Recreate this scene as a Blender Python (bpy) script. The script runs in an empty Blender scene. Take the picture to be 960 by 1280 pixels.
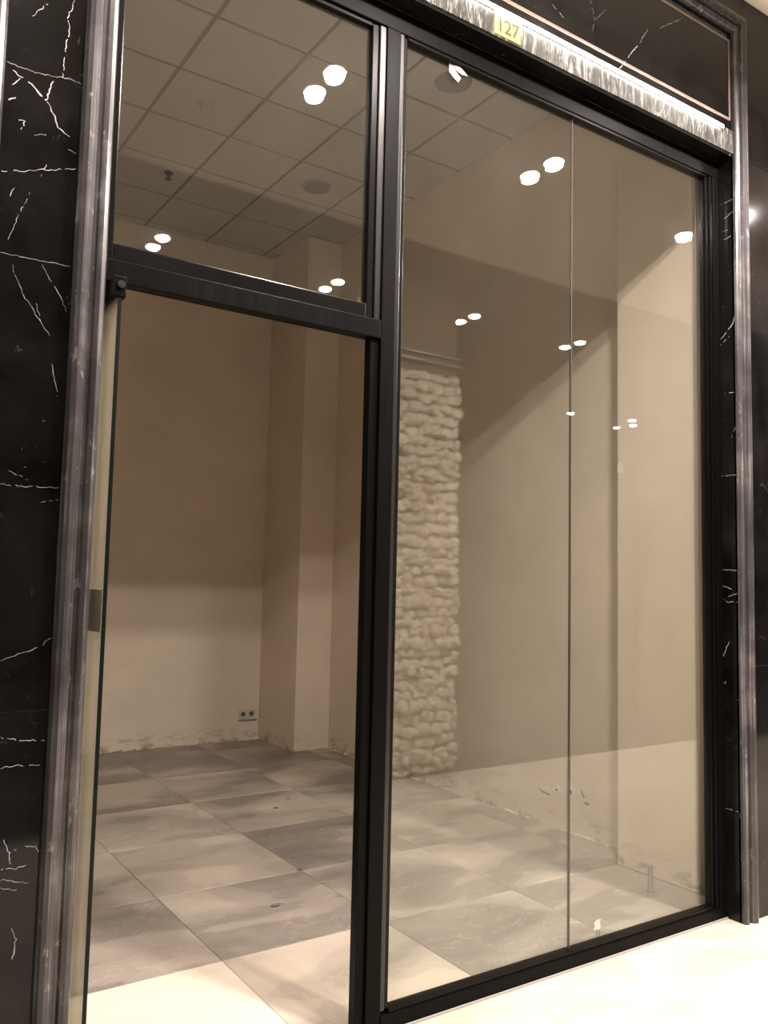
import bpy, bmesh, math, random
from mathutils import Vector, Matrix
random.seed(7)
S = bpy.context.scene
COL = S.collection

# ------------------------------------------------------------------ camera
cam_d = bpy.data.cameras.new('camera')
cam = bpy.data.objects.new('camera', cam_d); COL.objects.link(cam)
S.camera = cam
cam_d.sensor_fit = 'VERTICAL'; cam_d.sensor_height = 36.0
cam_d.lens = 1055.8 / 1280 * 36.0
cam_d.clip_start = 0.02
YAW, PITCH, ROLL = math.radians(33.783), math.radians(4.761), math.radians(1.278)
fw = Vector((math.sin(YAW)*math.cos(PITCH), math.cos(YAW)*math.cos(PITCH), math.sin(PITCH)))
rt = Vector((math.cos(YAW), -math.sin(YAW), 0)); up = rt.cross(fw)
r2 = math.cos(ROLL)*rt + math.sin(ROLL)*up
u2 = -math.sin(ROLL)*rt + math.cos(ROLL)*up
m = Matrix((r2, u2, -fw)).transposed().to_4x4()
m.translation = Vector((0, -2.44, 1.5))
cam.matrix_world = m

# ------------------------------------------------------------------ world, exposure, light strengths
W = bpy.data.worlds.new('world'); S.world = W; W.use_nodes = True
bg = W.node_tree.nodes['Background']
bg.inputs[0].default_value = (1.0, 0.88, 0.74, 1); bg.inputs[1].default_value = 0.05
S.view_settings.view_transform = 'Standard'; S.view_settings.look = 'None'
S.view_settings.gamma = 1.0; S.view_settings.use_curve_mapping = False
S.view_settings.exposure = 0.0
LAMP_W = 77.0
LAMP_COL = (1.0, 0.875, 0.815)
LED_STRENGTH = 130.0
S.cycles.max_bounces = 12; S.cycles.transparent_max_bounces = 16
S.cycles.diffuse_bounces = 6; S.cycles.glossy_bounces = 6
S.cycles.sample_clamp_indirect = 6.0

# ------------------------------------------------------------------ helpers
def wloc(o):
    v = Vector((0, 0, 0))
    while o is not None:
        v = v + o.location; o = o.parent
    return v
def link(name, me, m, parent=None, loc=None):
    """me holds WORLD coordinates; shift them so the origin sits at loc (default: base centre)."""
    if loc is None:
        xs = [v.co.x for v in me.vertices]; ys = [v.co.y for v in me.vertices]; zs = [v.co.z for v in me.vertices]
        loc = Vector(((min(xs)+max(xs))/2, (min(ys)+max(ys))/2, min(zs)))
    loc = Vector(loc)
    me.transform(Matrix.Translation(-loc))
    o = bpy.data.objects.new(name, me); COL.objects.link(o)
    if m is not None and not me.materials: me.materials.append(m)
    o.location = loc - (wloc(parent) if parent else Vector((0, 0, 0)))
    if parent: o.parent = parent
    return o
def bm_box(bm, x0, x1, y0, y1, z0, z1, bev=0.0):
    r = bmesh.ops.create_cube(bm, size=1.0)
    vs = r['verts']
    for v in vs:
        v.co = Vector((x0+(v.co.x+.5)*(x1-x0), y0+(v.co.y+.5)*(y1-y0), z0+(v.co.z+.5)*(z1-z0)))
    if bev:
        es = list({e for v in vs for e in v.link_edges})
        bmesh.ops.bevel(bm, geom=es, offset=bev, segments=2, profile=.6, affect='EDGES')
def finish(name, bm, m, parent=None, loc=None, smooth=False):
    me = bpy.data.meshes.new(name)
    bmesh.ops.recalc_face_normals(bm, faces=bm.faces[:])
    bm.to_mesh(me); bm.free()
    if smooth:
        for p in me.polygons: p.use_smooth = True
    return link(name, me, m, parent, loc)
def box(name, x0, x1, y0, y1, z0, z1, m, parent=None, bev=0.0, loc=None):
    bm = bmesh.new(); bm_box(bm, x0, x1, y0, y1, z0, z1, bev)
    return finish(name, bm, m, parent, loc)
def bm_cyl(bm, p0, p1, r, seg=20, r1=None):
    p0 = Vector(p0); p1 = Vector(p1); d = p1-p0
    q = d.to_track_quat('Z', 'Y').to_matrix().to_4x4()
    bmesh.ops.create_cone(bm, cap_ends=True, segments=seg, radius1=r, radius2=r if r1 is None else r1, depth=d.length,
                          matrix=Matrix.Translation((p0+p1)/2) @ q)
def cyl(name, p0, p1, r, m, parent=None, seg=20, r1=None):
    bm = bmesh.new(); bm_cyl(bm, p0, p1, r, seg, r1)
    o = finish(name, bm, m, parent)
    return o
def bm_sweep(bm, prof, path_fn, n):
    """prof: closed list of 2D points; path_fn(i, p) -> world point for station i."""
    rings = [[bm.verts.new(path_fn(i, p)) for p in prof] for i in range(n)]
    k = len(prof)
    for a, b in zip(rings, rings[1:]):
        for j in range(k):
            bm.faces.new((a[j], a[(j+1) % k], b[(j+1) % k], b[j]))
    bm.faces.new(rings[0]); bm.faces.new(rings[-1])
def empty(name, loc, label=None, cat=None, group=None, kind=None):
    o = bpy.data.objects.new(name, None); COL.objects.link(o); o.location = loc
    o.empty_display_size = .05
    return tag(o, label, cat, group, kind)
def tag(o, label=None, cat=None, group=None, kind=None):
    if label: o['label'] = label
    if cat: o['category'] = cat
    if group: o['group'] = group
    if kind: o['kind'] = kind
    return o
def struct(o): return tag(o, kind='structure')

# ------------------------------------------------------------------ materials
class N:
    def __init__(s, name):
        s.m = bpy.data.materials.new(name); s.m.use_nodes = True
        s.t = s.m.node_tree; s.b = s.t.nodes['Principled BSDF']; s.out = s.t.nodes['Material Output']
    def n(s, typ, **kw):
        x = s.t.nodes.new(typ)
        for k, v in kw.items():
            if k.startswith('i_'):
                key = k[2:]; key = int(key) if key.isdigit() else key.replace('_', ' ')
                x.inputs[key].default_value = v
            else: setattr(x, k, v)
        return x
    def l(s, a, b): s.t.links.new(a, b)
    def math(s, op, a, b=None, clamp=False):
        x = s.n('ShaderNodeMath', operation=op, use_clamp=clamp)
        for i, v in enumerate((a, b)):
            if v is None: continue
            if isinstance(v, (int, float)): x.inputs[i].default_value = v
            else: s.l(v, x.inputs[i])
        return x.outputs[0]
    def ramp(s, fac, stops, interp='LINEAR'):
        x = s.n('ShaderNodeValToRGB'); cr = x.color_ramp; cr.interpolation = interp
        while len(cr.elements) < len(stops): cr.elements.new(.5)
        for e, (p, c) in zip(cr.elements, stops):
            e.position = p; e.color = (*c, 1) if len(c) == 3 else c
        s.l(fac, x.inputs[0]); return x.outputs[0]
    def mix(s, fac, a, b, mode='MIX'):
        x = s.n('ShaderNodeMix', data_type='RGBA', blend_type=mode)
        for sock, v in ((x.inputs[0], fac), (x.inputs[6], a), (x.inputs[7], b)):
            if isinstance(v, (int, float)): sock.default_value = v
            elif isinstance(v, tuple): sock.default_value = (*v, 1)
            else: s.l(v, sock)
        return x.outputs[2]
    def noise(s, vec, scale, detail=4, rough=.55, dist=0.0):
        x = s.n('ShaderNodeTexNoise'); x.inputs['Scale'].default_value = scale
        x.inputs['Detail'].default_value = detail; x.inputs['Roughness'].default_value = rough
        x.inputs['Distortion'].default_value = dist
        if vec is not None: s.l(vec, x.inputs['Vector'])
        return x.outputs['Fac']
    def pos(s, scale=(1, 1, 1), rot=(0, 0, 0)):
        g = s.n('ShaderNodeNewGeometry'); mp = s.n('ShaderNodeMapping')
        mp.inputs['Scale'].default_value = scale; mp.inputs['Rotation'].default_value = rot
        s.l(g.outputs['Position'], mp.inputs['Vector']); return mp.outputs[0]
    def bump(s, h, strength=.3, dist=.01):
        x = s.n('ShaderNodeBump'); x.inputs['Strength'].default_value = strength; x.inputs['Distance'].default_value = dist
        s.l(h, x.inputs['Height']); s.l(x.outputs[0], s.b.inputs['Normal'])
    def set(s, col=None, rough=None, metal=None, spec=None):
        for key, v in (('Base Color', col), ('Roughness', rough), ('Metallic', metal), ('Specular IOR Level', spec)):
            if v is None: continue
            if isinstance(v, tuple): s.b.inputs[key].default_value = (*v, 1)
            elif isinstance(v, (int, float)): s.b.inputs[key].default_value = v
            else: s.l(v, s.b.inputs[key])
        return s.m

def plain(name, col, rough=.5, metal=0.0, spec=.5):
    return N(name).set(col, rough, metal, spec)

def mat_marble(name, base, vein, vein_amt, rough, spec=.27, streak=False):
    a = N(name)
    p = a.pos((1, 1, 1), (0.3, 0.2, 0.5))
    n1 = a.noise(p, 3.0, 6, .6, .6)
    cloud = a.ramp(n1, [(.35, tuple(c*.7 for c in base)), (.75, tuple(c*1.8+.004 for c in base))])
    # warped coordinates for crackle veins
    nz = a.n('ShaderNodeTexNoise'); nz.inputs['Scale'].default_value = 5.0; nz.inputs['Detail'].default_value = 5
    a.l(p, nz.inputs['Vector'])
    vm = a.n('ShaderNodeVectorMath', operation='MULTIPLY_ADD'); a.l(nz.outputs['Color'], vm.inputs[0])
    vm.inputs[1].default_value = (.35, .35, .35); a.l(p, vm.inputs[2])
    tot = None
    for sc, wd, lo in ((3.2, .008, .60), (11.0, .014, .64), (34.0, .03, .66)):
        vo = a.n('ShaderNodeTexVoronoi', feature='DISTANCE_TO_EDGE'); vo.inputs['Scale'].default_value = sc
        a.l(vm.outputs[0], vo.inputs['Vector'])
        line = a.ramp(vo.outputs['Distance'], [(0.0, (1, 1, 1)), (wd, (0, 0, 0))])
        mask = a.ramp(a.noise(p, sc*.8, 3, .6), [(lo, (0, 0, 0)), (lo+.12, (1, 1, 1))])
        x = a.math('MULTIPLY', line, mask)
        tot = x if tot is None else a.math('MAXIMUM', tot, x)
    f = a.math('MULTIPLY', tot, vein_amt, True)
    if streak:
        sn = a.ramp(a.noise(a.pos((48, 48, 7), (0, .3, 0)), 1.0, 5, .7, 1.2), [(.50, (0, 0, 0)), (.72, (1, 1, 1))])
        f = a.math('MAXIMUM', f, a.math('MULTIPLY', sn, .6))
    return a.set(a.mix(f, cloud, vein), rough, 0.0, spec)

M_marble = mat_marble('black_marble', (.0034, .0031, .0031), (.34, .32, .30), .40, .07, .25)
M_lintel = mat_marble('lit_veined_marble', (.040, .040, .037), (.50, .49, .46), .9, .25, .3, True)  # same black marble; grazing light is put into its greyer base
def mat_moulding():
    a = N('moulding_painted_sheen')  # same black marble; bright reflections are put into a greyer, streaked colour
    st = a.noise(a.pos((90, 90, 1.3)), 1.0, 4, .6)
    bl = a.noise(a.pos(), 4.0, 4, .6)
    f = a.math('MULTIPLY', st, bl)
    c = a.ramp(f, [(.12, (.019, .0175, .018)), (.27, (.050, .046, .047)), (.46, (.18, .168, .165))])
    sp = a.ramp(a.noise(a.pos((1, 1, .45)), 26.0, 6, .75), [(.60, (0, 0, 0)), (.72, (1, 1, 1))])
    c = a.mix(a.math('MULTIPLY', sp, .45), c, (.42, .39, .38))
    a.bump(st, .12, .004)
    return a.set(c, .26, 0, .5)
M_mould = mat_moulding()
M_vein = plain('calcite_vein', (.46, .43, .41), .2)
M_gold = plain('pinkish_inlay', (.20, .14, .12), .35, .1)

def mat_frame():
    a = N('black_aluminium')
    r = a.ramp(a.noise(a.pos((40, 40, 2)), 1.0, 3), [(.3, (.34,)*3), (.7, (.46,)*3)])
    return a.set((.0026, .0024, .0024), r, 0.0, .06)
M_frame = mat_frame()
M_bead = plain('black_glazing_bead', (.0026, .0024, .0025), .25, 0, .14)
M_gloss = plain('polished_black_bead', (.003, .0028, .003), .28, 0, .6)
M_silicone = plain('grey_silicone', (.30, .27, .24), .4)
M_jointseal = plain('dark_joint_sealant', (.06, .052, .045), .6, 0, .2)
M_metal = plain('dark_metal', (.05, .05, .05), .25, .9)
M_chrome = plain('chrome', (.7, .7, .7), .12, 1)

def mat_glass(name, tint, f0=.045, dust_haze=(.002, .007), dcol=(.8, .76, .7)):
    a = N(name)
    for n in (a.b,): a.t.nodes.remove(n)
    g = a.n('ShaderNodeNewGeometry')
    d = a.n('ShaderNodeVectorMath', operation='DOT_PRODUCT'); a.l(g.outputs['Incoming'], d.inputs[0]); a.l(g.outputs['Normal'], d.inputs[1])
    c = a.math('ABSOLUTE', d.outputs['Value'])
    k = a.math('POWER', a.math('SUBTRACT', 1.0, c, True), 5.0)
    F = a.math('ADD', a.math('MULTIPLY', k, 1-f0), f0, True)
    tr = a.n('ShaderNodeBsdfTransparent'); tr.inputs[0].default_value = (*tint, 1)
    gl = a.n('ShaderNodeBsdfGlossy'); gl.inputs['Roughness'].default_value = .0; gl.inputs[0].default_value = (1, 1, 1, 1)
    mx = a.n('ShaderNodeMixShader'); a.l(F, mx.inputs[0]); a.l(tr.outputs[0], mx.inputs[1]); a.l(gl.outputs[0], mx.inputs[2])
    # a thin film of dust on the unwashed glass; on the door leaf it paints in reflected brightness
    df = a.n('ShaderNodeBsdfDiffuse'); df.inputs[0].default_value = (*dcol, 1)
    dn = a.ramp(a.noise(a.pos((1, 1, .35)), 3.0, 4), [(.3, (dust_haze[0],)*3), (.8, (dust_haze[1],)*3)])
    m2 = a.n('ShaderNodeMixShader'); a.l(dn, m2.inputs[0]); a.l(mx.outputs[0], m2.inputs[1]); a.l(df.outputs[0], m2.inputs[2])
    a.l(m2.outputs[0], a.out.inputs[0])
    return a.m
M_glass = mat_glass('clear_glass', (.96, .975, .96))
M_doorglass = mat_glass('door_glass', (.93, .95, .90), .06, (.34, .44), (.78, .75, .68))  # thick pale film puts a brighter reflection into the leaf's colour
M_glassedge = plain('dark_glass_edge', (.002, .005, .0045), .4, 0, .2)

def mat_plaster(name, base, dirt=0.0):
    a = N(name)
    p = a.pos()
    n1 = a.noise(p, 1.1, 4, .6); n2 = a.noise(p, 9.0, 5, .6)
    c = a.ramp(n1, [(.3, tuple(v*.9 for v in base)), (.7, tuple(min(1, v*1.07) for v in base))])
    c = a.mix(a.math('MULTIPLY', a.ramp(n2, [(.5, (0, 0, 0)), (.8, (1, 1, 1))]), .22), c, tuple(v*.8 for v in base))
    if dirt:
        g = a.n('ShaderNodeNewGeometry'); s = a.n('ShaderNodeSeparateXYZ'); a.l(g.outputs['Position'], s.inputs[0])
        low = a.ramp(s.outputs['Z'], [(0.0, (1, 1, 1)), (.16, (0, 0, 0))])
        st = a.ramp(a.noise(a.pos((1, 1, 2.2)), 7.0, 5, .7), [(.5, (0, 0, 0)), (.62, (1, 1, 1))])
        c = a.mix(a.math('MULTIPLY', a.math('MULTIPLY', low, st), dirt), c, (.25, .19, .12))
    a.bump(n2, .15, .004)
    return a.set(c, .85, 0, .25)
M_plaster = mat_plaster('cream_plaster', (.70, .605, .50), .8)
M_ceil_tile = mat_plaster('ceiling_tile', (.385, .365, .335))
M_gap = plain('ceiling_grid_gap', (.16, .14, .12), .8)
M_mallceil = mat_plaster('mall_ceiling_paint', (.80, .74, .66))
M_darkceil = plain('dark_ceiling_paint', (.10, .085, .07), .7)
M_mallwall = mat_plaster('mall_wall_paint', (.16, .14, .12))

def mat_floor_tile():
    a = N('patchy_stone_tile')
    oi = a.n('ShaderNodeObjectInfo')
    tc = a.n('ShaderNodeTexCoord')
    ad = a.n('ShaderNodeVectorMath', operation='ADD'); a.l(tc.outputs['Object'], ad.inputs[0])
    sc = a.n('ShaderNodeVectorMath', operation='SCALE'); a.l(oi.outputs['Location'], sc.inputs[0]); sc.inputs['Scale'].default_value = 3.7
    a.l(sc.outputs[0], ad.inputs[1])
    mp = a.n('ShaderNodeMapping'); mp.inputs['Scale'].default_value = (1.0, 1.7, 1); mp.inputs['Rotation'].default_value = (0, 0, .35)
    a.l(ad.outputs[0], mp.inputs['Vector'])
    n1 = a.noise(mp.outputs[0], 1.15, 4, .45, .6)
    sep = a.n('ShaderNodeSeparateColor'); a.l(oi.outputs['Color'], sep.inputs[0])
    f = a.math('ADD', n1, a.math('SUBTRACT', sep.outputs[0], .5))
    c = a.ramp(f, [(.30, (.19, .166, .146)), (.40, (.245, .214, .187)), (.450, (.27, .236, .206)), (.458, (.335, .29, .25)), (.53, (.375, .325, .277)),
                   (.540, (.42, .363, .307)), (.62, (.465, .40, .337)), (.632, (.53, .453, .375)), (.76, (.60, .515, .425)), (.95, (.78, .68, .57))])
    n2 = a.noise(mp.outputs[0], 5.0, 6, .65, .8)
    c = a.mix(a.math('MULTIPLY', a.ramp(n2, [(.45, (0, 0, 0)), (.75, (1, 1, 1))]),   .22), c, (.50, .43, .35))
    vn = a.noise(mp.outputs[0], 2.3, 6, .6, 1.6)
    v = a.ramp(vn, [(.49, (0, 0, 0)), (.5, (1, 1, 1)), (.51, (0, 0, 0))])
    c = a.mix(a.math('MULTIPLY', v, .25), c, (.70, .62, .52))
    return a.set(c, a.ramp(n2, [(.3, (.32,)*3), (.7, (.45,)*3)]), 0, .4)
M_tile = mat_floor_tile()
def mat_cream_tile():
    a = N('cream_marble_tile')
    p = a.pos((1, 1.6, 1), (0, 0, .5))
    n1 = a.noise(p, 1.8, 5, .55, .8)
    c = a.ramp(n1, [(.3, (.36, .32, .25)), (.5, (.43, .39, .31)), (.7, (.47, .435, .355))])
    v = a.ramp(a.noise(p, 2.6, 6, .6, 1.5), [(.485, (0, 0, 0)), (.5, (1, 1, 1)), (.515, (0, 0, 0))])
    c = a.mix(a.math('MULTIPLY', v, .25), c, (.55, .43, .31))
    return a.set(c, .3, 0, .4)
M_cream = mat_cream_tile()
M_grout = plain('tile_grout', (.30, .25, .20), .8)
M_darktile = plain('dark_floor_stone', (.04, .036, .032), .4)
M_stone = None
def mat_stone():
    a = N('rough_cream_stone')
    n = a.noise(a.pos(), 22.0, 6, .65)
    oi = a.n('ShaderNodeObjectInfo')
    c = a.ramp(n, [(.3, (.64, .58, .48)), (.7, (.86, .80, .69))])
    c = a.mix(a.math('MULTIPLY', oi.outputs['Random'], .3), c, (.62, .52, .38))
    a.bump(n, .6, .02)
    return a.set(c, .85, 0, .2)
M_stone = mat_stone()
M_mortar = plain('stone_backing', (.45, .38, .29), .9)
def emis(name, col, st):
    a = N(name); a.b.inputs['Base Color'].default_value = (*col, 1)
    a.b.inputs['Emission Color'].default_value = (*col, 1); a.b.inputs['Emission Strength'].default_value = st
    return a.m
M_lens = emis('lit_lamp_lens', (1.0, .90, .76), 70.0)
M_led = emis('lit_led_strip', (1.0, .96, .86), LED_STRENGTH)
M_white = plain('white_plastic', (.62, .60, .55), .4)
M_socket = plain('aged_white_plastic', (.60, .56, .46), .4)
M_hole = plain('dark_hole', (.03, .025, .02), .8)
M_yellow = plain('yellow_plate', (.85, .58, .10), .4)
M_black = plain('black_paint', (.02, .02, .02), .5)
M_paper = plain('white_paper', (.42, .40, .37), .8)
M_tape = plain('cream_masking_tape', (.30, .275, .22), .7)
M_grille = plain('grey_metal_grille', (.13, .125, .12), .6)
M_pipe = plain('grey_pipe', (.25, .24, .225), .5)
M_band = N('matte_grey_band').set((.17, .165, .14), .5)
M_faded = plain('faded_sticker', (.13, .12, .10), .7)

# ================================================================== SETTING: floors
def tiled(parent, xs, ys, z, gap, m, colour=None, name='tile', th=.012):
    cache = {}
    for i in range(len(xs)-1):
        for j in range(len(ys)-1):
            w, d = round(xs[i+1]-xs[i]-gap, 4), round(ys[j+1]-ys[j]-gap, 4)
            if (w, d) not in cache:
                bm = bmesh.new(); bm_box(bm, -w/2, w/2, -d/2, d/2, -th, 0)
                es = [e for e in bm.edges if all(v.co.z > -1e-5 for v in e.verts)]
                bmesh.ops.bevel(bm, geom=es, offset=.0012, segments=1, affect='EDGES')
                me = bpy.data.meshes.new(name); bmesh.ops.recalc_face_normals(bm, faces=bm.faces[:]); bm.to_mesh(me); bm.free()
                me.materials.append(m); cache[(w, d)] = me
            o = bpy.data.objects.new(name, cache[(w, d)]); COL.objects.link(o); o.parent = parent
            o.location = Vector(((xs[i]+xs[i+1])/2, (ys[j]+ys[j+1])/2, z)) - wloc(parent)
            c = .5 if colour is None else colour(i, j)
            o.color = (c, c, c, 1)

XL, XR, YB, ZC = -0.87, 3.93, 4.98, 4.67
floor = struct(box('floor', XL-.1, XR+.1, .085, YB+.1, -.08, -.010, M_grout))
fx = [XL, -.10, .665, 1.43, 2.195, 2.96, 3.725, XR]
fy = [.092, .77, 1.535, 2.305, 3.075, 3.845, 4.615, YB]
SHADE = {(2, 0): .43, (3, 0): .42, (2, 1): .57, (3, 1): .54, (4, 0): .47, (4, 1): .40, (5, 0): .50, (5, 1): .47, (2, 2): .50, (3, 2): .52, (4, 2): .47,
         (1, 0): .52, (1, 1): .55, (3, 4): .40, (4, 4): .36, (4, 3): .47, (2, 3): .49, (3, 3): .47, (4, 5): .36, (5, 2): .45}
tiled(floor, fx, fy, 0, .002, M_tile, lambda i, j: (.80, 1.0, 1.0, .62, .44, .48, .44)[i] if j == 0 else SHADE.get((i, j-1), .46))
walk = struct(box('floor_walkway', -7, 16, -2.9, .083, -.08, -.010, M_grout))
tiled(walk, [-7+.77*k for k in range(31)] , [-2.9, -2.31, -1.54, -.77, .091], 0, .0015, M_cream)
struct(box('floor_hall', -7, 16, -9, -2.9, -.08, 0, M_darktile))

# ================================================================== SETTING: shop walls and ceiling
wb = struct(box('wall_back', XL-.1, XR+.1, YB, YB+.12, 0, 4.8, M_plaster))
struct(box('wall_left', XL-.12, XL, .12, YB, 0, 4.8, M_plaster))
wr = struct(box('wall_right', XR, XR+.12, .12, YB, 0, 4.8, M_plaster))
def pillar(x0, x1, y0, y1):
    return struct(box('pillar', x0, x1, y0, y1, 0, ZC-.002, M_plaster, bev=.006))
pillar(3.58, XR, 4.25, YB)
near_pillar = pillar(3.725, XR, .265, .767)

ceil = struct(box('ceiling', XL-.1, XR+.1, .10, YB+.1, 4.677, 4.80, M_gap))
cx = [XL] + [1.68+.59*k for k in range(-4, 4)] + [XR]
cy = [.12] + [1.89+.59*k for k in range(-2, 6)] + [YB]
tiled(ceil, cx, cy, ZC, .026, M_ceil_tile, name='ceiling_tile', th=-.007)

# plaster crumbs left along the foot of the back wall
bm = bmesh.new()
for k in range(150):
    t = random.random(); x = 1.6 + t*1.98; r = random.uniform(.006, .022)*(1.4 if .2 < t < .45 or t > .85 else .8)
    bmesh.ops.create_icosphere(bm, subdivisions=1, radius=r, matrix=Matrix.Translation((x, YB-.004-r*.6*random.random(), r*.25)) @ Matrix.Diagonal((1.8, .9, .7, 1)))
tag(finish('plaster_crumbs', bm, M_plaster, wb), kind='stuff')
bm = bmesh.new()
for k in range(60):
    t = random.random(); y = .8 + t*3.4; r = random.uniform(.005, .018)
    bmesh.ops.create_icosphere(bm, subdivisions=1, radius=r, matrix=Matrix.Translation((XR-.003-r*.5*random.random(), y, r*.25)) @ Matrix.Diagonal((.9, 2.0, .7, 1)))
tag(finish('plaster_crumbs', bm, M_plaster, wr), kind='stuff')

# ================================================================== SETTING: marble shopfront
F = -.08           # face of the marble
front = struct(box('wall_front', XL-.12, XR+.12, -.055, .12, 3.614, 4.8, M_plaster))
wl_core = struct(box('wall_pier', -7, .615, -.055, .12, 0, 3.613, M_plaster))
wr_core = struct(box('wall_pier', 3.588, 9, -.055, .12, 0, 3.613, M_plaster))
def slab(x0, x1, y0, y1, z0, z1, parent, m=None, bev=.0015):
    return box('marble_slab', x0, x1, y0, y1, z0, z1, m or M_marble, parent, bev)
zj = [0, 1.145, 2.3425, 3.61, 4.45]
for k in range(4):
    slab(.33, .536, F, F+.024, zj[k]+.0006, zj[k+1]-.0006, wl_core)
    for x0 in (-.60, -1.53, -2.46, -3.39): slab(x0, x0+.928 if x0 < -.6 else .245, F+.004, F+.024, zj[k]+.0006, zj[k+1]-.0006, wl_core)
zr = [0, .995, 2.043, 3.61]
for k in range(3):
    slab(3.575, 3.587, F+.001, .0495, zr[k]+.0006, zr[k+1]-.0006, wr_core)          # reveal beside the window
for k in range(4):
    slab(3.655, 4.55, F-.004, F+.024, zj[k]+.0006, zj[k+1]-.0006, wr_core)
    slab(4.552, 5.95, F-.004, F+.024, zj[k]+.0006, zj[k+1]-.0006, wr_core)
# lintel: soffit, lit veined band, sign panel
for x0, x1 in ((.62, 1.60), (1.602, 2.58), (2.582, 3.575)):
    slab(x0, x1, F+.002, -.001, 3.600, 3.613, front)
    slab(x0, x1, F-.004, F+.024, 3.6135, 3.728, front, M_lintel)
for x0, x1 in ((.62, 1.62), (1.622, 2.61), (2.612, 3.575)):
    slab(x0, x1, F+.006, F+.024, 3.729, 4.24, front)
slab(.53, 3.655, F-.004, F+.024, 4.331, 4.45, front)
for a in ((.64, 3.562, 3.780, 3.792), (.64, 3.562, 4.185, 4.195), (.64, .650, 3.7925, 4.1845), (3.552, 3.562, 3.7925, 4.1845)):
    box('inlay_strip', a[0], a[1], F+.001, F+.008, a[2], a[3], M_gold, front, .0015)

PROF = [(0, -.012), (0, .010), (.005, .018), (.016, .023), (.028, .019), (.033, .010), (.041, .010), (.046, .022), (.056, .031), (.070, .034), (.082, .029), (.09, .016), (.09, -.012)]
bm = bmesh.new()
def pf(i, p):
    u, d = p; y = F-d
    return Vector([(.62-u, y, 0), (.62-u, y, 4.238+u), (3.575+u, y, 4.238+u), (3.575+u, y, 0)][i])
bm_sweep(bm, PROF, pf, 4); struct(finish('trim_1', bm, M_mould))
bm = bmesh.new()
bm_sweep(bm, PROF, lambda i, p: Vector((.24+p[0], F-p[1], (0, 4.44)[i])), 2); struct(finish('trim_2', bm, M_mould))

PIER= [(3, [(0.498, 3.105), (0.493, 3.079), (0.482, 3.046), (0.49, 3.012), (0.484, 2.969), (0.48, 2.921), (0.478, 2.869)]), (1.6, [(0.339, 2.861), (0.379, 2.86), (0.416, 2.858), (0.457, 2.866), (0.478, 2.869), (0.504, 2.872), (0.534, 2.869)]), (5, [(0.352, 2.846), (0.368, 2.832), (0.393, 2.827), (0.412, 2.811), (0.434, 2.792), (0.442, 2.792), (0.447, 2.824), (0.457, 2.86)]), (4, [(0.354, 2.802), (0.371, 2.828)]), (5, [(0.344, 2.76), (0.364, 2.771), (0.379, 2.781)]), (3.5, [(0.442, 2.788), (0.463, 2.754), (0.475, 2.723), (0.506, 2.708)]), (3.5, [(0.375, 2.713), (0.391, 2.713), (0.38, 2.687)]), (2.5, [(0.413, 2.685), (0.445, 2.693)]), (2.2, [(0.34, 2.56), (0.375, 2.572), (0.394, 2.576), (0.434, 2.592), (0.475, 2.605), (0.538, 2.623)]), (2, [(0.439, 2.571), (0.45, 2.611)]), (2, [(0.503, 2.67), (0.525, 2.666)]), (1.3, [(0.348, 2.342), (0.407, 2.341), (0.468, 2.342), (0.531, 2.343)]), (1.2, [(0.377, 2.316), (0.413, 2.237), (0.483, 2.141)]), (1.2, [(0.452, 2.334), (0.503, 2.256), (0.524, 2.216)]), (1.4, [(0.382, 1.731), (0.44, 1.73), (0.537, 1.734)]), (1, [(0.399, 1.769), (0.449, 1.748)]), (1, [(0.482, 1.691), (0.534, 1.701)]), (1.5, [(0.407, 1.278), (0.454, 1.293), (0.502, 1.312), (0.541, 1.333)]), (2.2, [(0.418, 1.084), (0.456, 1.075), (0.539, 1.068)]), (2, [(0.422, 1.008), (0.46, 1.01), (0.518, 1.006)]), (2.5, [(0.439, 0.827), (0.456, 0.793), (0.46, 0.765)]), (2.2, [(0.436, 0.755), (0.474, 0.751), (0.498, 0.757)]), (2, [(0.465, 0.8), (0.49, 0.804), (0.519, 0.8), (0.536, 0.785)]), (1.5, [(0.437, 0.73), (0.505, 0.712)]), (1, [(0.438, 0.708), (0.486, 0.695)]), (2.5, [(0.472, 0.606), (0.483, 0.574), (0.477, 0.527)]), (2.2, [(0.493, 2.066), (0.501, 2.023), (0.511, 1.992)]), (1.2, [(0.413, 2.524), (0.399, 2.486), (0.365, 2.379)]), (2, [(0.363, 2.498), (0.373, 2.523)]), (2, [(0.391, 3.013), (0.43, 3.064)]), (1.3, [(0.444, 2.222), (0.461, 2.17)])]
REVEAL= [(2.5, [(-0.015, 3.383), (-0.094, 3.39)]), (3, [(-0.027, 3.306), (-0.097, 3.329)]), (2, [(-0.018, 3.244), (-0.057, 3.247)]), (2.5, [(-0.026, 3.201), (-0.091, 3.211)]), (3.5, [(0.002, 2.71), (-0.033, 2.741), (-0.068, 2.772), (-0.086, 2.807)]), (2, [(0.002, 2.682), (-0.05, 2.717)]), (3, [(-0.021, 2.441), (-0.072, 2.44)]), (2, [(-0.052, 2.223), (-0.087, 2.268)]), (1.5, [(0.006, 2.044), (-0.096, 2.042)]), (2, [(0.003, 1.596), (-0.094, 1.592)]), (3, [(0.004, 1.52), (-0.059, 1.499)]), (3, [(-0.013, 1.445), (-0.087, 1.444)]), (2.5, [(-0.025, 1.468), (-0.084, 1.485)]), (3.5, [(0.012, 1.189), (-0.014, 1.229), (-0.031, 1.26)]), (2, [(0.004, 0.491), (-0.074, 0.491), (-0.102, 0.466)]), (3, [(0.001, 1.06), (-0.016, 1.08)])]
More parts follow.
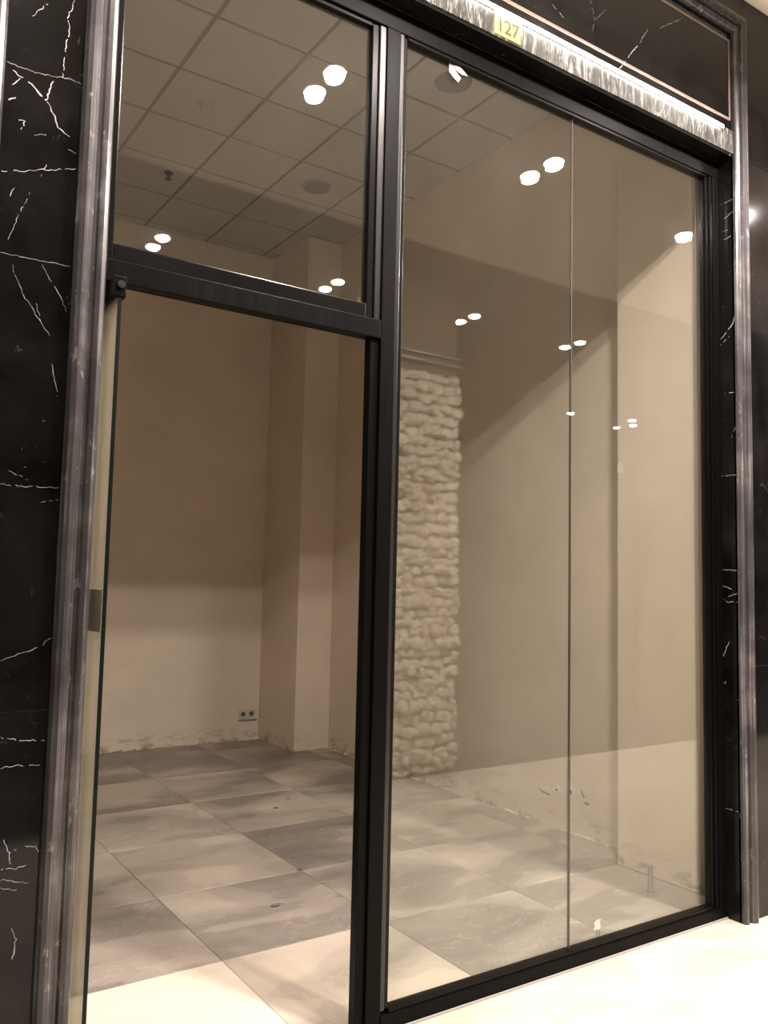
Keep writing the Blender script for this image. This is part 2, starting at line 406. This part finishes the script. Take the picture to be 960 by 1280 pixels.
PANEL= [(4, [(2.741, 3.72), (2.803, 3.802)]), (4, [(2.819, 3.823), (2.883, 3.903)]), (3, [(2.899, 3.921), (2.954, 4.01)]), (3, [(3.038, 4.048), (3.212, 4.169)]), (1.5, [(2.581, 3.989), (2.61, 3.912), (2.591, 3.85)]), (1.5, [(2.61, 3.912), (2.68, 3.988)]), (2, [(2.354, 3.876), (2.424, 3.846)])]

def veins(polys, place, parent, face):
    bm = bmesh.new()
    for w, pl in polys:
        pts = [Vector((a, b)) for a, b in pl]
        fine = []
        for a, b in zip(pts, pts[1:]):
            n = max(2, int((b-a).length/.007))
            for k in range(n): fine.append(a.lerp(b, k/n) + Vector((random.uniform(-1, 1), random.uniform(-1, 1)))*.0024)
        fine.append(pts[-1])
        L = []
        for k, p in enumerate(fine):
            d = (fine[min(k+1, len(fine)-1)]-fine[max(k-1, 0)]); d = d.normalized() if d.length else Vector((1, 0))
            nn = Vector((-d.y, d.x)); t = k/(len(fine)-1)
            hw = w*.00038*(.35+.65*math.sin(math.pi*min(1, max(0, .12+.76*t))))*random.uniform(.45, 1.35)
            L.append((bm.verts.new(place(*(p+nn*hw))), bm.verts.new(place(*(p-nn*hw)))))
        gap = 0
        for a, b in zip(L, L[1:]):
            if gap > 0: gap -= 1; continue
            if random.random() < .10: gap = random.randint(1, 2)
            bm.faces.new((a[0], a[1], b[1], b[0]))
        for v in [v for pair in L for v in pair if not v.link_faces]: bm.verts.remove(v)
    r = bmesh.ops.extrude_face_region(bm, geom=bm.faces[:])
    for v in r['geom']:
        if isinstance(v, bmesh.types.BMVert): v.co += Vector(face)
    tag(finish('marble_veins', bm, M_vein, parent), kind='stuff')
veins([(w, [(min(max(x, .333), .527), z) for x, z in pl]) for w, pl in PIER], lambda a, b: (a, F+.0002, b), wl_core, (0, -.0006, 0))
veins(REVEAL and [(w, [(min(max(y, F+.004), .002), z) for y, z in pl]) for w, pl in REVEAL], lambda a, b: (3.5752, a, b), wr_core, (-.0006, 0, 0))
veins(PANEL, lambda a, b: (a, F+.0062, b), front, (0, -.0006, 0))

# ================================================================== SETTING: window frames, glass, door
G0, G1 = .026, .036
win = struct(empty('window_1', (2.59, .02, 0)))
box('mullion', 1.603, 1.662, 0, .05, .001, 3.5178, M_frame, win, .003)
box('glazing_bead', 1.6622, 1.6805, .004, .05, .0665, 3.5178, M_gloss, win, .003)
box('glazing_bead', 1.681, 1.700, .012, .05, .0665, 3.5178, M_bead, win, .003)
box('head', .617, 3.574, 0, .05, 3.518, 3.599, M_frame, win, .003)
box('head_bead', 1.701, 3.483, .006, .05, 3.506, 3.5178, M_bead, win, .002)
box('sill', 1.6622, 3.574, -.004, .05, .001, .052, M_frame, win, .003)
box('sill_bead', 1.701, 3.483, .006, .05, .0522, .066, M_bead, win, .002)
box('silicone_joint', 1.6622, 3.572, -.011, -.0045, .0005, .007, M_silicone, win)
box('jamb', 3.528, 3.574, 0, .05, .053, 3.5178, M_frame, win, .003)
box('glazing_bead', 3.506, 3.5275, .004, .05, .053, 3.5178, M_bead, win, .003)
box('glazing_bead', 3.484, 3.5055, .012, .05, .053, 3.5178, M_bead, win, .003)
p1 = box('pane', 1.6995, 2.5785, G0, G1, .064, 3.508, M_glass, win)
p2 = box('pane', 2.5825, 3.4845, G0, G1, .064, 3.508, M_glass, win)
box('glass_joint', 2.5787, 2.5823, G0-.0005, G1+.0005, .066, 3.506, M_jointseal, win)

win2 = struct(empty('window_2', (1.1, .02, 2.357)))
box('transom_bar', .617, 1.6025, 0, .05, 2.357, 2.424, M_frame, win2, .003)
box('sash_rail', .664, 1.546, .012, .05, 2.4245, 2.476, M_bead, win2, .004)
box('sash_rail', .664, 1.546, .012, .05, 3.502, 3.5175, M_bead, win2, .003)
box('sash_stile', .617, .665, .012, .05, 2.4245, 3.5175, M_bead, win2, .004)
box('sash_stile', 1.5455, 1.574, .012, .05, 2.4245, 3.5175, M_bead, win2, .004)
box('sash_stile', 1.5745, 1.6025, .006, .05, 2.4245, 3.5175, M_gloss, win2, .004)
box('pane', .6645, 1.546, G0, G1, 2.474, 3.504, M_glass, win2)

door = struct(empty('door_1', (.667, 0, 0)))
box('door_stop', 1.567, 1.6025, .012, .05, .001, 2.3565, M_frame, door, .003)
box('door_jamb', .617, .640, .012, .05, .001, 2.3565, M_frame, door, .003)
leaf = box('glass_leaf', .662, .672, -.068, .84, .012, 2.345, M_doorglass, door)
box('glass_edge', .6615, .6725, -.0705, -.0682, .012, 2.345, M_glassedge, door)
pf_ = box('patch_fitting', .650, .684, -.074, .105, 2.290, 2.352, M_frame, door, .004)
cyl('pivot_screw', (.667, -.0735, 2.325), (.667, -.082, 2.325), .011, M_chrome, pf_)
box('patch_fitting', .650, .684, -.074, .105, .003, .06, M_frame, door, .004)
box('grey_band', .6605, .6618, -.06, .83, 1.345, 1.462, M_band, door)  # plain grey band across the leaf

# ================================================================== SETTING: the walkway outside
near_ceil = struct(box('ceiling_walkway', -7, 16, -2.6, -.62, 4.1, 4.6, M_mallceil))
struct(box('ceiling_slot', -7, 16, -.62, F+.03, 4.452, 4.6, M_mallceil))
struct(box('ceiling_hall', -7, 16, -9, -2.6, 4.1, 4.6, M_darkceil))
struct(box('wall_hall', -7, 16, -9.1, -9, 0, 4.6, M_mallwall))
struct(box('wall_walkway_left', -7.1, -7, -9, F, 0, 4.6, M_mallwall))
struct(box('wall_walkway_right', 16, 16.1, -9, F, 0, 4.6, M_mallwall))
wf = struct(box('wall_shopfront', 9.0, 16, F, .1, 0, 4.5, M_marble))

# stone-clad column across the walkway (seen as a reflection in the window)
colm = empty('stone_column', (4.065, -3.29, 0), 'square column clad in rough cream stone across the walkway, mirrored in the window', 'column')
box('core', 3.75, 4.38, -3.6, -3.0, 0, 4.099, M_darkceil, colm)
box('cap_moulding', 3.70, 4.43, -3.64, -2.955, 3.30, 3.33, M_mould, colm, .006)
box('cap_moulding', 3.715, 4.415, -3.625, -2.97, 3.37, 3.40, M_mould, colm, .006)
box('backing', 3.745, 4.385, -3.61, -2.996, 0, 3.20, M_mortar, colm)
rocks = []
for v in range(8):
    bm = bmesh.new(); bmesh.ops.create_icosphere(bm, subdivisions=2, radius=1)
    for q in bm.verts:
        c = q.co
        for a in range(3): c[a] = math.copysign(abs(c[a])**.9, c[a])
        q.co = Vector((c.x*.5, c.y*.5, c.z*.5))*random.uniform(.78, 1.14)
    me = bpy.data.meshes.new('stone'); bm.to_mesh(me); bm.free(); me.materials.append(M_stone); rocks.append(me)
z = .0
while z < 3.18:
    h = random.uniform(.06, .10); h = min(h, 3.22-z)
    x = 3.745 + random.uniform(-.02, 0)
    while x < 4.36:
        w = random.uniform(.07, .135)
        if x+w > 4.40: w = 4.405-x+random.uniform(-.012, .012)
        o = bpy.data.objects.new('stone', random.choice(rocks)); COL.objects.link(o); o.parent = colm
        o.location = Vector((x+w/2, -2.998+random.uniform(-.012, .034), z+h/2+random.uniform(-.02, .02))) - wloc(colm)
        o.scale = (w*1.16, random.uniform(.07, .15), h*1.22); o.rotation_euler = (random.uniform(-.15, .15), random.uniform(-.3, .3), random.uniform(-.12, .12))
        x += w
    z += h

# ================================================================== THINGS: lights
def downlight(x, y, place, power=1.0, spread=178):
    t = empty('downlight', (x, y, 4.1), 'round lit downlight ' + place, 'ceiling light', 'downlights over the walkway')
    bm = bmesh.new(); prof = [(.050, .0), (.0505, -.006), (.062, -.009), (.074, -.006), (.078, .0)]
    n = 28
    rings = [[bm.verts.new((x+r*math.cos(2*math.pi*k/n), y+r*math.sin(2*math.pi*k/n), 4.0995+dz)) for r, dz in prof] for k in range(n)]
    for k in range(n):
        a, b = rings[k], rings[(k+1) % n]
        for j in range(len(prof)-1): bm.faces.new((a[j], a[j+1], b[j+1], b[j]))
    finish('trim_ring', bm, M_white, t, smooth=True)
    bm = bmesh.new()
    bmesh.ops.create_uvsphere(bm, u_segments=28, v_segments=14, radius=.054, matrix=Matrix.Translation((x, y, 4.086)) @ Matrix.Diagonal((1, 1, .40, 1)))
    finish('lens', bm, M_lens, t, smooth=True)
    if power > 0:
        ld = bpy.data.lights.new('lamp_light', 'AREA'); ld.shape = 'DISK'; ld.size = .085; ld.energy = LAMP_W*power; ld.color = LAMP_COL; ld.spread = math.radians(spread)
        lo = bpy.data.objects.new('lamp_light', ld); COL.objects.link(lo); lo.parent = t; lo.location = (0, 0, -.042)
COLS = [(.49, 'added unseen above the left marble pier'), (2.04, 'mirrored in the transom glass'), (3.60, 'mirrored in the big window'), (5.14, 'by the right marble pier'), (6.60, 'past the right marble pier')]  # leftmost column is unseen, added for more light on the left
for x, wtxt in COLS:
    for y, r in ((-1.09 if x < 6 else -1.12, 'inner of the front pair'), (-1.30, 'outer of the front pair'), (-3.68, 'inner of the second row'), (-3.90, 'outer of the second row')):
        downlight(x, y, wtxt + ', ' + r, 1.0 if x > 1 else .6, 178 if y > -2 else 110)
for x, y, s in ((9.25, -6.35, 'leftmost'), (10.65, -6.68, 'second'), (10.37, -6.13, 'third'), (10.69, -6.38, 'rightmost')):
    downlight(x, y, 'far down the hall, %s of four in the window' % s, 0.5, 110)

led = empty('led_strip', (2.06, F-.014, 3.712), 'glowing white LED strip along the veined marble lintel above the window', 'light strip')
box('channel', .66, 3.485, F-.008, F-.0045, 3.712, 3.727, M_metal, led)
box('diffuser', .662, 3.483, F-.016, F-.0082, 3.714, 3.7255, M_led, led, .002)

# ================================================================== THINGS: on the shopfront
pq = empty('number_plate', (2.105, F-.006, 3.63), 'small yellow shop number plate with dark digits on the lit lintel', 'sign')
box('plate', 2.038, 2.172, F-.0075, F-.0044, 3.622, 3.711, M_yellow, pq, .001)
cu = bpy.data.curves.new('digits', 'FONT'); cu.body = '127'; cu.size = .082; cu.align_x = 'CENTER'; cu.extrude = .0006
cu.space_character = .95; cu.offset = .0012
dg = bpy.data.objects.new('digits', cu); COL.objects.link(dg); dg.parent = pq
dg.location = Vector((2.105, F-.0082, 3.636)) - wloc(pq); dg.rotation_euler = (math.pi/2, 0, 0); cu.materials.append(M_black)
bpy.context.view_layer.update()
me = bpy.data.meshes.new_from_object(dg.evaluated_get(bpy.context.evaluated_depsgraph_get()))
dm = bpy.data.objects.new('lettering', me); COL.objects.link(dm); dm.parent = pq; dm.location = dg.location; dm.rotation_euler = dg.rotation_euler
bpy.data.objects.remove(dg)

def sheet(name, pts, y, th, m, parent=None, bend=0.0):
    bm = bmesh.new(); vs = [bm.verts.new((x, y - bend*random.random(), z)) for x, z in pts]
    f = bm.faces.new(vs); r = bmesh.ops.extrude_face_region(bm, geom=[f])
    for v in r['geom']:
        if isinstance(v, bmesh.types.BMVert): v.co.y -= th
    bmesh.ops.triangulate(bm, faces=bm.faces[:])
    return finish(name, bm, m, parent)
tp = empty('masking_tape', (1.95, G0, 3.47), 'torn cream tape scrap hanging at the top edge of the big window', 'tape')
sheet('tape_fold', [(1.905, 3.507), (1.905, 3.470), (1.925, 3.452), (1.950, 3.440), (1.962, 3.462), (1.940, 3.480), (1.930, 3.507)], G0-.001, .0012, M_tape, tp, .004)
sheet('tape_end', [(1.925, 3.503), (1.938, 3.482), (1.962, 3.474), (1.995, 3.480), (1.970, 3.495), (1.950, 3.506)], G0-.005, .0012, M_tape, tp, .004)
sc_ = sheet('paper_scrap', [(2.717, .110), (2.727, .127), (2.720, .136), (2.730, .145), (2.762, .147), (2.756, .133), (2.762, .112), (2.748, .107), (2.738, .110)], G0-.0006, .0008, M_paper, None, .001)
tag(sc_, 'torn white paper scrap stuck low on the window near the glass joint', 'paper')
st = sheet('sticker', [(2.866, 2.00), (2.866, 2.032), (2.876, 2.045), (2.898, 2.043), (2.898, 2.0)], G0-.0004, .0005, M_faded)
tag(st, 'small pale square sticker remnant on the right window pane', 'sticker')
for nm, (xa, za) in zip(('adhesive_mark',)*2, ((2.738, .080), (2.752, .078))):
    sheet(nm, [(xa, za), (xa+.002, za+.024), (xa+.004, za+.022), (xa+.003, za)], G0-.0004, .0004, M_black, win)

# ================================================================== THINGS: inside the shop
# double socket on the back wall
so = empty('wall_socket', (3.46, YB, .20), 'double white power socket low on the back wall beside the corner pillar', 'socket')
box('face_plate', 3.375, 3.545, YB-.010, YB-.0005, .195, .280, M_socket, so, .003)
for xx in (3.418, 3.502):
    rg = cyl('socket_well', (xx, YB-.0102, .238), (xx, YB-.0125, .238), .024, M_grille, so, 20)
    for dx in (-.009, .009): cyl('pin_hole', (xx+dx, YB-.0126, .238), (xx+dx, YB-.0130, .238), .004, M_hole, rg, 10)
box('cable_trunking', 3.375, 3.56, YB-.012, YB-.0005, .176, .184, M_pipe, so)
# open back boxes and gouged plaster on the right wall
for (yy, zz), lab in (((1.42, .235), 'left open round wall box low on the right wall'), ((1.31, .245), 'right open round wall box low on the right wall')):
    bx = empty('junction_box', (XR, yy, zz-.03), lab, 'wall box', 'open boxes on the right wall')
    cyl('box_rim', (XR-.0006, yy, zz), (XR-.006, yy, zz), .030, M_white, bx, 20)
    cyl('box_hole', (XR-.0062, yy, zz), (XR-.0066, yy, zz), .016 if yy < 1.4 else .008, M_hole, bx, 16)
def gouge(pts):
    bm = bmesh.new(); vs = [bm.verts.new((XR-.0006, y, z)) for y, z in pts]; f = bm.faces.new(vs)
    r = bmesh.ops.extrude_face_region(bm, geom=[f])
    for v in r['geom']:
        if isinstance(v, bmesh.types.BMVert): v.co.x -= .0012
    bmesh.ops.triangulate(bm, faces=bm.faces[:])
    finish('plaster_gouge', bm, M_gap, wr)
gouge([(1.60, .215), (1.55, .190), (1.49, .186), (1.47, .195), (1.50, .198), (1.56, .206)])
gouge([(1.225, .29), (1.205, .26), (1.19, .235), (1.20, .232), (1.222, .262)])
gouge([(1.21, .205), (1.17, .215), (1.15, .205), (1.17, .195)])

pp = empty('pipe_stub', (3.54, .40, 0), 'short grey pipe stub standing on the floor before the near pillar', 'pipe')
cyl('pipe', (3.54, .40, .0005), (3.545, .405, .125), .0125, M_pipe, pp, 16)
cyl('pipe_collar', (3.54, .40, .0005), (3.54, .40, .012), .020, M_pipe, pp, 16)

def speaker(x, y, lab):
    t = empty('ceiling_speaker', (x, y, ZC), lab, 'speaker', 'round grey ceiling speakers')
    cyl('rim', (x, y, ZC-.0005), (x, y, ZC-.010), .118, M_grille, t, 40, .112)
    g = cyl('grille', (x, y, ZC-.0102), (x, y, ZC-.014), .102, M_grille, t, 40, .098)
speaker(3.155, 1.595, 'round grey ceiling speaker nearest the window, below the torn tape')
speaker(3.155, 3.365, 'round grey ceiling speaker farther back, seen through the transom glass')
t = empty('smoke_detector', (1.975, 2.775, ZC), 'small pale smoke detector in the middle of a ceiling tile', 'smoke detector')
cyl('base', (1.975, 2.775, ZC-.0005), (1.975, 2.775, ZC-.014), .052, M_ceil_tile, t, 28)
cyl('sensor_head', (1.975, 2.775, ZC-.0142), (1.975, 2.775, ZC-.036), .040, M_ceil_tile, t, 28, .026)
t = empty('sprinkler_head', (2.10, 3.85, ZC), 'small black sprinkler head hanging from the shop ceiling', 'sprinkler')
cyl('escutcheon', (2.10, 3.85, ZC-.0005), (2.10, 3.85, ZC-.008), .034, M_black, t, 24)
cyl('stem', (2.10, 3.85, ZC-.0082), (2.10, 3.85, ZC-.05), .012, M_black, t, 14)
cyl('deflector', (2.10, 3.85, ZC-.0502), (2.10, 3.85, ZC-.055), .026, M_black, t, 20)

def chip(x, y, r, lab, m, sc=(1.4, .8, .35)):
    bm = bmesh.new(); bmesh.ops.create_icosphere(bm, subdivisions=2, radius=r)
    for v in bm.verts: v.co = Vector((v.co.x*sc[0], v.co.y*sc[1], v.co.z*sc[2]))*random.uniform(.8, 1.15)
    zm = min(v.co.z for v in bm.verts)
    for v in bm.verts: v.co += Vector((x, y, -zm+.0004))
    tag(finish('debris_chip', bm, m), lab, 'debris', 'rubble left on the floor')
chip(1.86, 1.17, .016, 'brown debris chip on the dark floor tile nearest the doorway', M_gap)
chip(1.90, 1.19, .010, 'tiny pale debris chip beside the brown one near the doorway', M_tape)
chip(2.62, 2.68, .013, 'dark debris chip on the floor in mid room', M_gap)
chip(2.80, 2.85, .014, 'pale debris chip on the floor before the corner pillar', M_tape)
chip(2.19, 1.55, .012, 'dark debris chip where four floor tiles meet', M_gap)
